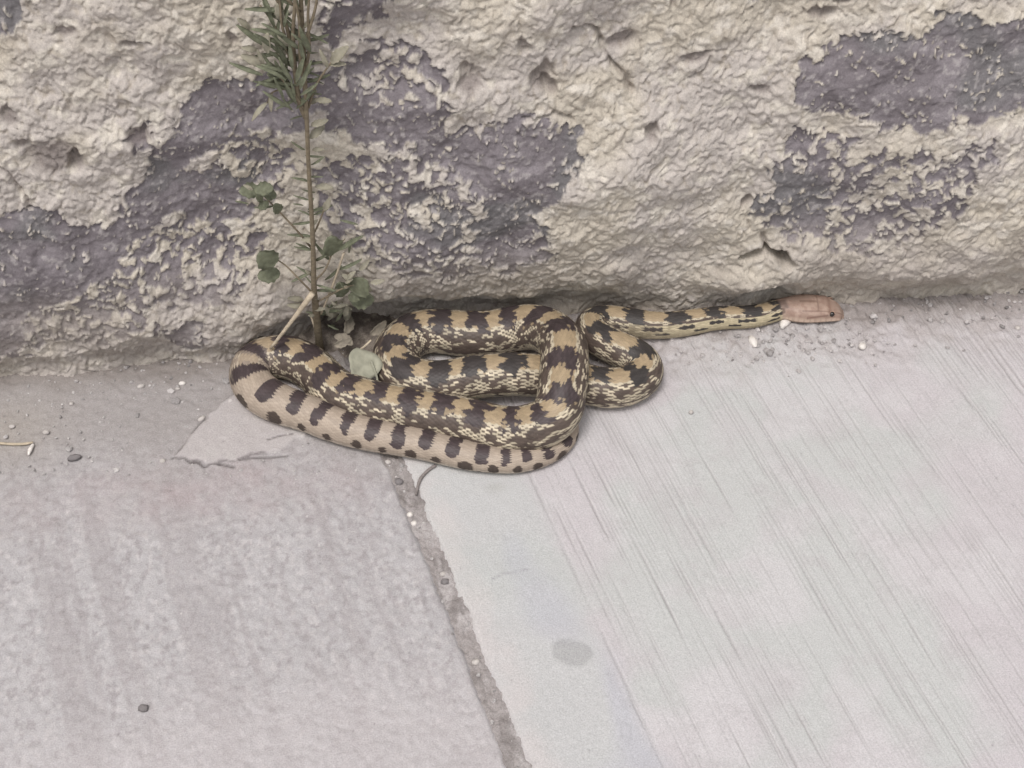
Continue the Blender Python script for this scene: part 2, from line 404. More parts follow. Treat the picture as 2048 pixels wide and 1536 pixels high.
# ------------------------------------------------------------------ pavement: two concrete slabs and the dirt-filled joint between them
SA, SB = at(785, 908)[:2], at(1040, 1536)[:2]
def seam_x(y): return SA[0] + (y - SA[1]) * (SB[0] - SA[0]) / (SB[1] - SA[1])
JW = 0.0070
ys = axis(-0.52, 0.065, 0.0017, -3.0, 0.30)
def slab_left():
    ps = -axis(0.0, 0.62, 0.0015, 0, 2.8)[::-1]
    P, Y = np.meshgrid(ps, ys); X = seam_x(Y) - JW + P + 0.0015 * vnoise(Y * 60, Y * 0, 3) * sstep(-.02, 0, P)
    h = 0.0012 * fbm(X * 9, Y * 9, 201, 2) + 0.0007 * fbm(X * 150, Y * 150, 205, 3)
    f1, f2, cv = worley(X * 240, Y * 240, 22)
    h += 0.0006 * (0.5 - f1) * (cv - 0.3)
    h -= 0.004 * sstep(-.006, 0, P) ** 2
    col = np.broadcast_to(np.array([.380, .366, .372]), X.shape + (3,)).copy()
    col = mix(col, [.430, .415, .420], 0.7 * sstep(-.3, .6, fbm(X * 150, Y * 110, 211, 4)))
    col = mix(col, [.30, .28, .285], .75 * sstep(.15, .8, fbm(X * 200, Y * 150, 213, 4)))
    col = mix(col, [.50, .475, .475], .5 * sstep(.25, .8, fbm(X * 240 + 9, Y * 170, 214, 4)))
    strk = fbm((P) * 75, Y * 3.2, 215, 3)
    col = mix(col, [.315, .292, .295], 0.5 * sstep(.0, .8, strk + .25 * fbm(X * 60, Y * 60, 217, 2)))
    col = mix(col, [.45, .42, .425], 0.55 * sstep(-.34, -.46, Y + 0.03 * fbm(X * 12, Y * 12, 218, 2)))
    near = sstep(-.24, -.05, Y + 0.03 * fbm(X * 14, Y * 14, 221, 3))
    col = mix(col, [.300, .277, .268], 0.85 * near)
    pk = at(420, 980); e = np.exp(-(((X - pk[0]) / .16) ** 2 + ((Y - pk[1]) / .035) ** 2))
    col = mix(col, [.36, .295, .30], 0.5 * e * (0.7 + 0.5 * fbm(X * 40, Y * 40, 223, 2)))
    yl = at(10, 860); e = np.exp(-(((X - yl[0]) / .05) ** 2 + ((Y - yl[1]) / .04) ** 2)); col = mix(col, [.36, .31, .23], 0.2 * e)
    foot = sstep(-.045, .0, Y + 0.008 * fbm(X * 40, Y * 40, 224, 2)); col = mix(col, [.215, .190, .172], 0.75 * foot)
    h += 0.0016 * foot * fbm(X * 80, Y * 80, 225, 3)
    # thin cement skim, broken along its edge
    sk = ground_pts([(345, 918), (385, 872), (410, 840), (450, 800), (500, 770), (600, 770), (700, 800), (720, 860), (660, 878), (622, 866), (590, 880), (560, 905), (500, 912), (470, 925), (440, 925), (425, 935), (408, 925), (375, 922)])
    d = sdf_poly(sk, X + .002 * fbm(X * 120, Y * 120, 231, 2), Y + .002 * fbm(X * 120 + 3, Y * 120, 233, 2))
    t = sstep(.0006, -.0012, d)
    h = h * (1 - .45 * t) + 0.0024 * t
    col = mix(col, np.array([.425, .395, .390]), t * (0.85 + .1 * fbm(X * 30, Y * 30, 235, 2)))
    col = mix(col, [.47, .455, .435], 0.7 * t * sstep(.0, .6, fbm(X * 25 + 3, Y * 25, 237, 2) + 2.0 * np.exp(-((X - at(625, 850)[0]) / .03) ** 2) - .8))
    e = np.exp(-((d) / .0011) ** 2) * sstep(-.1, .5, fbm(X * 60, Y * 60, 239, 2) + .25)
    col = mix(col, [.16, .14, .14], 0.85 * e)
    for Q, w in [([(345, 918), (368, 918), (382, 926), (395, 924), (408, 934), (425, 930), (445, 929), (468, 934)], .0013), ([(478, 920), (510, 916), (545, 914), (575, 911)], .0010), ([(385, 868), (400, 850), (410, 842)], .0011), ([(536, 882), (560, 874), (585, 870)], .0008)]:
        e = np.exp(-(dist_line(ground_pts(Q), X, Y) / w) ** 2); col = mix(col, [.10, .088, .088], .85 * e); h -= .0022 * e
    # grit holes and specks
    g1, g2, gv = worley(X * 75, Y * 75, 24)
    sp = (gv > .955) * sstep(.05 + 2.2 * (gv - .95), .0, g1); col = mix(col, [.20, .185, .19], 0.75 * sp); h -= .0012 * sp
    sp = (gv < .03) * sstep(.04 + 2.5 * gv, .0, g1); col = mix(col, [.66, .63, .62], 0.8 * sp); h += .0008 * sp
    return ps, X, Y, h, col
def slab_right():
    ps = axis(0.0, 0.78, 0.00100, 0, 2.6)
    ys = axis(-0.52, 0.065, 0.0024, -3.0, 0.30)
    P, Y = np.meshgrid(ps, ys); X = seam_x(Y) + JW + P + 0.0020 * vnoise(Y * 45 + 5, Y * 0, 4) * sstep(.02, 0, P)
    h = 0.0010 * fbm(X * 8, Y * 8, 301, 2) + 0.00022 * fbm(X * 170, Y * 170, 305, 3)
    h -= 0.0045 * sstep(.008, 0, P) ** 2
    col = np.broadcast_to(np.array([.470, .444, .456]), X.shape + (3,)).copy()
    blot = fbm(X * 7, Y * 7, 311, 3)
    col = mix(col, [.448, .462, .450], 0.75 * sstep(-.05, .45, blot))
    col = mix(col, [.505, .488, .496], 0.7 * sstep(.1, .7, fbm(X * 15 + 7, Y * 15, 313, 3)))
    col = mix(col, [.418, .395, .402], 0.35 * sstep(.1, .8, fbm(X * 55, Y * 55, 315, 4)))
    # trowelled margin beside the joint
    mg = sstep(.122, .098, P + .007 * fbm(X * 22, Y * 22, 9, 3))
    mc = mix(np.broadcast_to(np.array([.442, .450, .446]), X.shape + (3,)), [.405, .410, .440], sstep(-.1, .5, fbm(X * 13 + 2, Y * 9, 321, 2)))
    mc = mix(mc, [.50, .47, .46], 0.8 * sstep(.035, .0, P + .012 * fbm(X * 40, Y * 40, 323, 2)))
    col = mix(col, mc, 0.72 * mg)
    # broom strokes
    R = np.random.RandomState(77)
    groove = np.zeros(X.shape); ridge = np.zeros(X.shape)
    yv = ys
    def stroke(p0, y0, y1, w, a):
        lo = np.searchsorted(ps, p0 - 4 * w - .003); hi = np.searchsorted(ps, p0 + 4 * w + .003)
        if hi <= lo: return
        wob = 0.0012 * vnoise(yv * 9 + p0 * 50, yv * 0 + p0 * 31, 15)
        amp = a * sstep(y0, y0 + .02, yv) * sstep(y1, y1 - .03, yv) * (0.62 + .50 * vnoise(yv * 20 + p0 * 90, yv * 0, 16))
        prof = np.exp(-((ps[None, lo:hi] - p0 - wob[:, None]) / w) ** 2)
        groove[:, lo:hi] = np.maximum(groove[:, lo:hi], prof * np.maximum(amp, 0)[:, None])
        prof2 = np.exp(-((ps[None, lo:hi] - p0 - wob[:, None] - 1.7 * w) / w) ** 2)
        ridge[:, lo:hi] = np.maximum(ridge[:, lo:hi], prof2 * np.maximum(amp, 0)[:, None])
    for i in range(420):
        p0 = R.uniform(.108, .80); ln = R.gamma(2.0, .09) + .03; yc = R.uniform(-.6, .05)
        stroke(p0, yc - ln, yc + ln, R.uniform(.0006, .0010), R.uniform(.1, 1.0) ** 1.6 * (1.25 if p0 < .25 else 1))
    for y0 in np.linspace(-.5, -.15, 5):
        stroke(.111 + R.uniform(-.002, .002), y0 - .08, y0 + .08, .0014, .85)
    for k in range(16):                        # the fresh strokes beside the wall
        q = at(1815 + k * 9 + R.uniform(-3, 3), 640, 0); p0 = q[0] - seam_x(q[1]) - JW
        stroke(p0, -.12 + R.uniform(-.05, .03), .03, .0013, R.uniform(.7, 1.5))
    for k in range(26):
        q = at(1130 + k * 8 + R.uniform(-3, 3), 900, 0); p0 = q[0] - seam_x(q[1]) - JW
        stroke(p0, q[1] - R.uniform(.04, .18), q[1] + .12, .0008, R.uniform(.35, .95))
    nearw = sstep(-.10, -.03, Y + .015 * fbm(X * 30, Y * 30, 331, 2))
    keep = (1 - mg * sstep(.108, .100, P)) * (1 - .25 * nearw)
    h += (-.0013 * groove + .0006 * ridge) * keep
    col = mix(col, [.275, .262, .262], 0.68 * np.clip(groove * keep, 0, 1))
    col = mix(col, [.60, .575, .58], 0.30 * np.clip(ridge * keep, 0, 1))  # pale highlight painted along the raised side of each stroke
    # rough, crumbly and dusty at the wall's foot
    h += nearw * (0.0021 * fbm(X * 130, Y * 130, 335, 3) + .0008 * fbm(X * 40, Y * 40, 336, 2))
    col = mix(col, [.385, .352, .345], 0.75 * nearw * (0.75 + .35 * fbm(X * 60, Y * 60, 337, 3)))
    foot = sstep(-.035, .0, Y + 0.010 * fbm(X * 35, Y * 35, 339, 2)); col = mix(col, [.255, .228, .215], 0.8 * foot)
    # oval damp stain, hairline, dots
    c = at(1145, 1305); w = .0025 * fbm(X * 50, Y * 50, 341, 2)
    q = np.hypot((X - c[0] + .25 * (Y - c[1])) / .0152, (Y - c[1]) / .0145) + w * 55
    col = col * (1 - 0.19 * sstep(1.12, .90, q))[..., None]
    d = dist_line(ground_pts([(985, 1158), (1010, 1146), (1035, 1143), (1055, 1138)]), X, Y); e = np.exp(-(d / .0011) ** 2)
    col = mix(col, [.30, .29, .31], .6 * e)
    c = at(990, 975); e = np.exp(-(((X - c[0]) / .010) ** 2 + ((Y - c[1]) / .006) ** 2)); col = mix(col, [.36, .355, .34], .6 * e)
    g1, g2, gv = worley(X * 62, Y * 62, 34)
    sp = (gv > .90) * sstep(.03 + .8 * (gv - .90), .0, g1 + .02 * blot); col = mix(col, [.27, .255, .26], 0.7 * sp); h -= .0006 * sp
    return ps, X, Y, h, col
def finish_slab(name, data, label, right):
    ps, X, Y, h, col = data
    V = np.stack([X, Y, h], -1)
    # turn the joint edge and the far edges down
    def down(a): b = a.copy(); b[..., 2] = -0.045; return b
    V = np.concatenate([down(V[:, :1]), V, down(V[:, -1:])], 1)
    C = np.concatenate([col[:, :1], col, col[:, -1:]], 1)
    V = np.concatenate([down(V[:1]), V, down(V[-1:])], 0); C = np.concatenate([C[:1], C, C[-1:]], 0)
    me = mesh_np(name, V, grid_faces(V.shape[0], V.shape[1]), C)
    o = obj(name, me, M_conc, kind='structure', label=label)
    return o
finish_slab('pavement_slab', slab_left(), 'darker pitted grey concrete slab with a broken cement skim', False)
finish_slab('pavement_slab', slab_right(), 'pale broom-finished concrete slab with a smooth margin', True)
def joint():
    ps = np.linspace(-JW - .006, JW + .006, 22)
    jy = axis(-0.52, 0.06, 0.002, -3.0, 0.2)
    P, Y = np.meshgrid(ps, jy); X = seam_x(Y) + P
    h = -.0022 + .0010 * fbm(X * 120, Y * 120, 401, 3) + .0012 * fbm(X * 300, Y * 300, 405, 2)
    col = np.broadcast_to(np.array([.300, .275, .268]), X.shape + (3,)).copy()
    col = mix(col, [.37, .345, .34], sstep(-.2, .6, fbm(X * 60, Y * 30, 407, 3)))
    col = mix(col, [.19, .172, .165], .6 * sstep(.3, .8, fbm(X * 90 + 5, Y * 40, 409, 3)))
    col = mix(col, [.215, .195, .185], .6 * sstep(-.25, -.10, Y))
    me = mesh_np('joint_dirt', np.stack([X, Y, h], -1), grid_faces(len(jy), len(ps)), col)
    obj('slab_joint', me, M_dirt, kind='structure', label='dirt-filled joint between the two concrete slabs')
joint()
gp = np.array([[-150, -150, -.05], [150, -150, -.05], [150, 150, -.05], [-150, 150, -.05]], float)
obj('ground', mesh_np('ground', gp, [[0, 1, 2, 3]], np.tile([.30, .27, .23], (4, 1))), M_dirt, kind='structure', label='bare ground around the pavement')

# ------------------------------------------------------------------ snake
def build_snake():
    # head: continue the course from the neck to the snout
    n0 = path[0]; hb = at(1572, 606, .018); tip = at(1694, 606, .008)
    hdir = tip - at(1572, 606, .008); hdir[2] = 0; hl = np.linalg.norm(hdir); hdir /= hl
    HL = 0.067
    hp = [n0 + hdir * HL * t + np.array([0, 0, -.0035 * t ** 2]) for t in np.linspace(1, 0, 30)[:-1]]
    full = np.vstack([hp, path])
    full = np.vstack([smooth1(full[:40], 6), full[40:]]); full[0] = hp[0]
    tpar = np.concatenate([np.linspace(-1, 0, 30)[:-1], ptt])
    seg = np.concatenate([[0], np.cumsum(np.linalg.norm(np.diff(full, axis=0), axis=1))])
    total = seg[-1]
    nr = int(total / .00098)
    s = np.linspace(0, total, nr)
    C = np.stack([np.interp(s, seg, full[:, k]) for k in range(3)], -1)
    C = np.vstack([C[:1], smooth1(C, 12)[1:-1], C[-1:]])
    tp = np.interp(s, seg, tpar)
    T = np.gradient(C, axis=0); T /= np.linalg.norm(T, axis=1)[:, None] + 1e-12
    T = smooth1(T, 6); T /= np.linalg.norm(T, axis=1)[:, None]
    up = np.array([0, 0, 1.0]); Nv = up - T * (T @ up)[:, None]; Nv /= np.linalg.norm(Nv, axis=1)[:, None]
    Bv = np.cross(T, Nv)
    r = np.interp(tp, np.arange(_n), RAD)
    ht = np.clip(1 + tp, 0, 1)                  # 0 at the snout, 1 at the neck
    hx = [0, .012, .04, .09, .18, .32, .46, .60, .74, .88, 1.0]
    hwid = np.interp(ht, hx, [.0010, .0060, .0084, .0104, .0126, .0146, .0160, .0164, .0156, .0132, .0112])
    hhei = np.interp(ht, hx, [.0008, .0036, .0054, .0069, .0086, .0102, .0110, .0112, .0111, .0110, .0110])
    ishead = tp < 0
    rw = np.where(ishead, hwid, r); rh = np.where(ishead, hhei, r)
    for a in (rw, rh):
        a[2:] = smooth1(a, 14)[2:]
    rw = rw * np.where(ishead, 1, 1.03 + .035 * vnoise(s * 22, s * 0, 41) + .015 * vnoise(s * 70, s * 0, 42)); rh = rh * np.where(ishead, 1, .985 + .02 * vnoise(s * 30 + 9, s * 0, 43))
    rw[-1] = rh[-1] = .0004
    C[:, 2] = np.where(ishead, np.maximum(rh * .97, .0005) + .001 * 0, C[:, 2])
    C[:, 2] = np.where(tp < 8, smooth1(C, 40)[:, 2], C[:, 2])
    NT = 144
    th = np.linspace(-math.pi, math.pi, NT, endpoint=False)
    TH, SS = np.meshgrid(th, s); 
    ct, st = np.cos(TH), np.sin(TH)
    hm = sstep(-.02, -.25, tp)[:, None]         # squarer section on the head
    pw = 1 - .22 * hm
    cx = np.sign(st) * np.abs(st) ** pw; cz = np.sign(ct) * np.abs(ct) ** pw
    flat = np.where(cz < 0, 1 - .10 * cz ** 2, 1.0)
    # scales
    rows = 70.0
    sl = 0.0074
    uu = SS / (sl / 2); vv = TH / (2 * math.pi) * rows
    pp, qq = (uu + vv) / 2, (uu - vv) / 2
    ip, iq = np.round(pp), np.round(qq)
    dp, dq = pp - ip, qq - iq
    ls, lt = (dp + dq) * .5, (dp - dq) * .5     # -.5 .. .5 along and across one scale
    ri = ip - iq; si = ip + iq
    sc = si * sl / 2                            # scale centre
    tc = ri / rows * 2 * math.pi
    rs = np.random.RandomState(5).rand(4096, 64)
    rnd = rs[(si.astype(int)) % 4096, (ri.astype(int) + 32) % 64]
    rnd2 = rs[(si.astype(int) * 7 + 13) % 4096, (ri.astype(int) * 5 + 9) % 64]
    # marks along the body
    ms = np.interp(np.arange(_n), tp[ht >= 1], s[ht >= 1]) if True else None
    lab = [m[2] for m in MARKS]
    # boundaries between runs of one colour
    edges = []; kinds = []
    for i in range(1, _n):
        if lab[i] != lab[i - 1] or i == 1:
            edges.append(.5 * (ms[i] + ms[i - 1])); kinds.append(lab[i])
    edges = np.array(edges); kd = np.array([k == 'd' for k in kinds] + [])
    R = np.random.RandomState(9)
    # signed distance (along s) to dark saddle for each scale
    es = np.concatenate([[-1], edges, [total + 1]])
    sc = .55 * SS + .45 * sc; tc = .5 * TH + .5 * tc
    k = np.clip(np.searchsorted(edges, sc.ravel()).reshape(sc.shape) - 1, 0, len(edges) - 1)
    isd = kd[k]
    dl = sc - edges[k]; dr = np.where(k + 1 < len(edges), edges[np.minimum(k + 1, len(edges) - 1)] - sc, .02)
    de = np.minimum(dl, dr)
    sdark = np.where(isd, de, -de)              # + inside dark
    half = .5 * (dl + dr)
    at_ = np.abs(tc)
    tail = sstep(66, 73, np.interp(sc, s, tp))
    neck = sstep(12, 4, np.interp(sc, s, tp))
    # saddles flare at mid-width, pinch the gold into small hexagons, and end raggedly on the flanks
    jag = (rnd - .5) * .0020 + .0050 * vnoise(sc * 75, tc * 3.4, 57) + .0024 * vnoise(sc * 190, tc * 6, 58)
    thE = .68 + .10 * np.sin(k * 2.1) + (rnd2 - .5) * .20 + .22 * vnoise(sc * 150, np.sign(tc) * 3 + k, 59) + .12 * tail
    flare = .0030 * np.sin(np.clip(at_ / .8, 0, 1) * math.pi) - .0016
    dors = (sdark + flare * (1 - tail) + .0012 * (1 - tail) + jag * .8 - .0035 * tail * np.clip(at_ - .5, 0, 1) > 0) & (at_ < np.where(isd, thE, thE * .80) + .18 * tail)
    gold = (at_ < .58) & ~dors
    # flanks: cream scales with dark edges, dark lateral blotches below the gold
    latd = (~isd) & (de > half * .45 + (rnd2 - .5) * .004) & (at_ > .95) & (at_ < 1.25 + .25 * (rnd - .5))
    low = (at_ > 1.45) & (at_ < 1.85) & ((np.sin(sc / .0125 + np.sin(k) * .7) + (rnd - .5) * 1.2) > .75)
    streak = (at_ > .58) & (rnd2 < np.interp(at_, [.7, .9, 1.3, 1.7, 2.0, 2.2], [.40, .34, .26, .20, .12, 0]))
    Cg = np.array([.340, .262, .168]); Cg2 = np.array([.430, .320, .215]); Cd = np.array([.044, .039, .037]) + np.array([.008, .000, .003]) * sstep(18, 46, np.interp(sc, s, tp))[..., None]; Ccr = np.array([.58, .505, .375]); Cbr = np.array([.095, .072, .060])
    base = np.broadcast_to(Ccr, TH.shape + (3,)).copy()
    base = base * (0.60 + .55 * rnd)[..., None]
    # cream only in the middle of each flank scale
    core = (np.abs(lt) < .25) & (np.abs(dp) < .44) & (np.abs(dq) < .44)
    edge_c = np.array([.130, .102, .080])
    base = np.where(((at_ > .56) & (at_ < 1.75) & ~core)[..., None], edge_c, base)
    base = np.where(streak[..., None], Cbr * (.8 + .5 * rnd)[..., None], base)
    patch = (at_ > .62) & (at_ < 1.7) & (vnoise(sc * 130, tc * 5.5, 63) + (rnd - .5) * .5 > .22)
    base = np.where((latd | low | patch)[..., None], Cbr * (.75 + .4 * rnd)[..., None], base)
    gcol = Cg * (.88 + .26 * rnd)[..., None]
    base = np.where(gold[..., None], gcol, base)
    # cream rim round the gold
    rimg = gold & (at_ > .47)
    base = np.where(rimg[..., None], Ccr * .85, base)
    fleck = dors & (sdark < .004) & (rnd2 > .90)
    base = np.where(dors[..., None], Cd * (.85 + .45 * rnd)[..., None], base)
    base = np.where(fleck[..., None], Cg * .8, base)
    # tail: plain tan with bold bands and a second row of spots low on the flank
    tg = np.array([.370, .305, .245])
    tb = tg * (.9 + .22 * rnd)[..., None]
    tb = np.where((at_ > 1.75)[..., None], np.array([.52, .45, .37]) * (.85 + .3 * rnd)[..., None], tb)
    spot = (~isd) & (((de - half) / (half * .90)) ** 2 + ((at_ - 1.55) / .40) ** 2 < 1 + .2 * (rnd - .5) + .8 * vnoise(sc * 60, np.sign(tc) * 5, 61))
    tb = np.where(spot[..., None], Cbr * .75, tb)
    tsp = isd & (((de - half) / (half * 1.08)) ** 2 + (np.clip(at_ - .25, 0, 9) / .85) ** 2 < 1 + .15 * (rnd - .5) + .75 * vnoise(sc * 70, tc * 3, 60))
    tb = np.where(tsp[..., None], Cd * (1.0 + .4 * rnd)[..., None], tb)
    bits = (at_ > 1.9) & (at_ < 2.2) & (rnd2 > .80)
    tb = np.where(bits[..., None], Cbr, tb)
    base = base * (1 - tail[..., None]) + tb * tail[..., None]
    # neck: plainer flanks with a broken black line
    nb = np.broadcast_to(np.array([.45, .385, .26]), TH.shape + (3,)) * (.85 + .3 * rnd)[..., None]
    nl = (at_ > .95) & (at_ < 1.2) & (np.sin(sc / .0052) > -.1) | (at_ > 1.4) & (at_ < 1.6) & (np.sin(sc / .0061 + 1) > .45)
    nb = np.where(nl[..., None], Cd, nb)
    nmask = neck * (at_ > .80)
    base = base * (1 - nmask[..., None]) + nb * nmask[..., None]
    # belly
    belly = sstep(2.15, 2.35, np.abs(TH))
    base = base * (1 - belly[..., None]) + np.array([.60, .53, .42]) * belly[..., None]
    # dark skin between the scales
    gap = sstep(.34, .5, np.maximum(np.abs(dp), np.abs(dq)))
    base = base * (1 - .16 * gap[..., None])
    # head
    HT = np.broadcast_to(ht[:, None], TH.shape)
    hc = np.broadcast_to(np.array([.315, .225, .180]), TH.shape + (3,)).copy()
    hc = mix(hc, [.375, .275, .222], sstep(-.2, .6, fbm(HT * 9, TH * 2.2, 501, 3)))
    hc = mix(hc, [.27, .175, .138], .6 * sstep(.1, .7, fbm(HT * 22, TH * 4, 505, 2)))
    lip = np.exp(-((np.abs(TH) - 1.70) / .20) ** 2); hc = mix(hc, [.62, .48, .38], .9 * lip * (.65 + .35 * (np.sin(HT * 75) > -.3)))
    plate = np.exp(-((np.abs(TH) - .75) / .07) ** 2) * (HT < .7) + np.exp(-((HT - .45) / .012) ** 2) * (np.abs(TH) < .75) + np.exp(-(TH / .05) ** 2) * (HT > .45) * (HT < .72); hc = mix(hc, [.15, .092, .068], .65 * np.clip(plate, 0, 1))
    mouth = np.exp(-((np.abs(TH) - 1.95) / .07) ** 2) * (HT < .80); hc = mix(hc, [.05, .03, .027], .95 * mouth)
    under = sstep(2.0, 2.2, np.abs(TH)); hc = mix(hc, [.52, .43, .34], .8 * under * (1 - mouth))
    eyl = np.exp(-((HT - .27) / .03) ** 2) * (np.abs(TH) < 1.0); hc = mix(hc, [.17, .095, .07], .55 * eyl)
    post = np.exp(-((np.abs(TH) - (1.15 + .9 * (HT - .3))) / .10) ** 2) * (HT > .30) * (HT < .62); hc = mix(hc, [.15, .085, .065], .7 * post)
    nape = sstep(.86, .93, HT + .05 * np.abs(TH) * 0 - .035 * np.abs(np.abs(TH) - .55)) * (np.abs(TH) < 1.25); hc = mix(hc, [.10, .070, .060], .7 * nape * (TH * 0 + 1) * sstep(-.5, .3, vnoise(TH * 2.2 + 3, HT * 12, 71)))
    hmk = sstep(.25, -.05, tp)[:, None] * np.ones_like(TH)
    base = base * (1 - hmk[..., None]) + hc * hmk[..., None]
    # scale relief: a low keel and overlapping hind edge
    bump = (-.00030 * gap + .00014 * np.exp(-(lt / .08) ** 2) + .00022 * ls) * (np.clip(rw / .012, .2, 1) * (1 - .9 * hm[:, 0]))[:, None]
    bump = np.where(np.abs(TH) > 2.2, 0, bump)
    # head relief: brow ridge, jaw bulge, groove of the mouth
    hb_ = (.0011 * np.exp(-((HT - .30) / .07) ** 2 - ((np.abs(TH) - .95) / .30) ** 2) - .0007 * mouth + .0006 * lip - .0012 * np.exp(-((HT - .20) / .08) ** 2 - ((np.abs(TH) - 1.15) / .3) ** 2)) * (hmk * (HT > .05))
    bump = bump + hb_
    W = (rw[:, None] + bump) * cx; Hh = (rh[:, None] + bump) * cz * np.where(cz < 0, .95, 1.0)
    V = C[:, None] + Bv[:, None] * W[..., None] + Nv[:, None] * Hh[..., None]
    V[..., 2] = np.maximum(V[..., 2], .0006 + .0002 * rnd)
    me = mesh_np('snake', V, grid_faces(nr, NT, wrap=True), base)
    o = obj('snake', me, M_snake, label='coiled tan snake with dark blotches and a rusty brown head at the wall foot', cat='snake')
    # eyes
    i = int(np.argmin(np.abs(ht - .24))); 
    for sgn in (-1, 1):
        c = C[i] + Bv[i] * sgn * (rw[i] * .80) + Nv[i] * rh[i] * .56
        me = sphere_mesh('eye', .0031)
        e = obj('eye', me, M_eye, o); e.location = c
        rim_ = obj('eye_ring', torus_mesh('eye_ring', .0030, .0006), M_ring, e)
        rim_.rotation_euler = (Vector(Bv[i] * sgn + Nv[i] * .55)).to_track_quat('Z', 'Y').to_euler()
        rim_.location = Vector(Bv[i] * sgn + Nv[i] * .55).normalized() * .0007
    return o
def sphere_mesh(name, r, nu=16, nv=10, sc=(1, 1, 1), rough=0, seed=0):
    R = np.random.RandomState(seed)
    V = [(0, 0, r * sc[2])]; F = []; T3 = []
    for j in range(1, nv):
        p = math.pi * j / nv
        for i in range(nu):
            t = 2 * math.pi * i / nu
            q = r * (1 + rough * R.uniform(-1, 1))
            V.append((q * math.sin(p) * math.cos(t) * sc[0], q * math.sin(p) * math.sin(t) * sc[1], q * math.cos(p) * sc[2]))
    V.append((0, 0, -r * sc[2]))
    for j in range(nv - 2):
        for i in range(nu):
            a = 1 + j * nu + i; b = 1 + j * nu + (i + 1) % nu
            F.append((a, a + nu, b + nu, b))
    l = len(V) - 1
    for i in range(nu):
        T3.append((0, 1 + i, 1 + (i + 1) % nu)); T3.append((l, 1 + (nv - 2) * nu + (i + 1) % nu, 1 + (nv - 2) * nu + i))
    return mesh_np(name, V, F, tris=T3)
def torus_mesh(name, R_, r, n=20, m=8):
    a = np.linspace(0, 2 * math.pi, n, endpoint=False); b = np.linspace(0, 2 * math.pi, m, endpoint=False)
    A, B = np.meshgrid(a, b, indexing='ij')
    V = np.stack([(R_ + r * np.cos(B)) * np.cos(A), (R_ + r * np.cos(B)) * np.sin(A), r * np.sin(B)], -1).reshape(-1, 3)
    F = [(i * m + j, ((i + 1) % n) * m + j, ((i + 1) % n) * m + (j + 1) % m, i * m + (j + 1) % m) for i in range(n) for j in range(m)]
    return mesh_np(name, V, F)
M_ring = material('eye_ring_skin', 0.6, (.36, .24, .18), 0.2, 0.1, 600, 0)
snake = build_snake()

# ------------------------------------------------------------------ weed, leaves, straw, pebbles
def tube_mesh(name, pts, radii, seg=8, per=6):
    P, t = catmull(np.array(pts, float), per)
    r = np.interp(t, np.arange(len(pts)), radii)
    T = np.gradient(P, axis=0); T /= np.linalg.norm(T, axis=1)[:, None] + 1e-12
    ref = np.array([0.31, 0.9, 0.22]); A = np.cross(T, ref); A /= np.linalg.norm(A, axis=1)[:, None] + 1e-12
    B = np.cross(T, A)
    a = np.linspace(0, 2 * math.pi, seg, endpoint=False)
    V = P[:, None] + (A[:, None] * np.cos(a)[None, :, None] + B[:, None] * np.sin(a)[None, :, None]) * r[:, None, None]
    n = len(P); V = np.vstack([V.reshape(-1, 3), P[:1], P[-1:]])
    T3 = [(n * seg, (i + 1) % seg, i) for i in range(seg)] + [(n * seg + 1, (n - 1) * seg + i, (n - 1) * seg + (i + 1) % seg) for i in range(seg)]
    return mesh_np(name, V, grid_faces(n, seg, wrap=True), tris=T3)
def leaf_mesh(name, L, W, curl=.3, fold=.3, tooth=0.0, seed=0, n=9):
    R = np.random.RandomState(seed)
    V = []; F = []
    cols = [-1, -.55, 0, .55, 1]
    for lay in (0, 1):
        for i in range(n):
            t = i / (n - 1)
            w = W * (math.sin(math.pi * min(1, t * .93 + .03)) ** .8) * (1 + tooth * (1 if i % 2 else -1)) + .0004
            for c in cols:
                z = abs(c) * w * fold - curl * L * t * t + .04 * L * math.sin(c * 2 + t * 5 + seed) * .4
                V.append((c * w, t * L, z - lay * .00035))
    m = len(cols); N = n * m
    for i in range(n - 1):
        for j in range(m - 1):
            a = i * m + j
            F.append((a, a + 1, a + m + 1, a + m)); F.append((N + a, N + a + m, N + a + m + 1, N + a + 1))
    for i in range(n - 1):
        for j in (0, m - 1):
            a = i * m + j; F.append((a, a + m, N + a + m, N + a))
    for j in range(m - 1):
        F.append((j, j + 1, N + j + 1, N + j)); a = (n - 1) * m + j; F.append((a, a + 1, N + a + 1, N + a))
    return mesh_np(name, V, F)
def aim(o, loc, direc, roll=0.0):
    y = Vector(direc).normalized()
    ref = Vector((0, -.75, .66)) if abs(y.dot(Vector((0, -.75, .66)))) < .95 else Vector((1, 0, 0))
    x = y.cross(ref).normalized(); z = x.cross(y)
    m = Matrix((x, y, z)).transposed().to_4x4()
    o.matrix_local = Matrix.Translation(Vector(loc)) @ m @ Matrix.Rotation(roll, 4, 'Y')

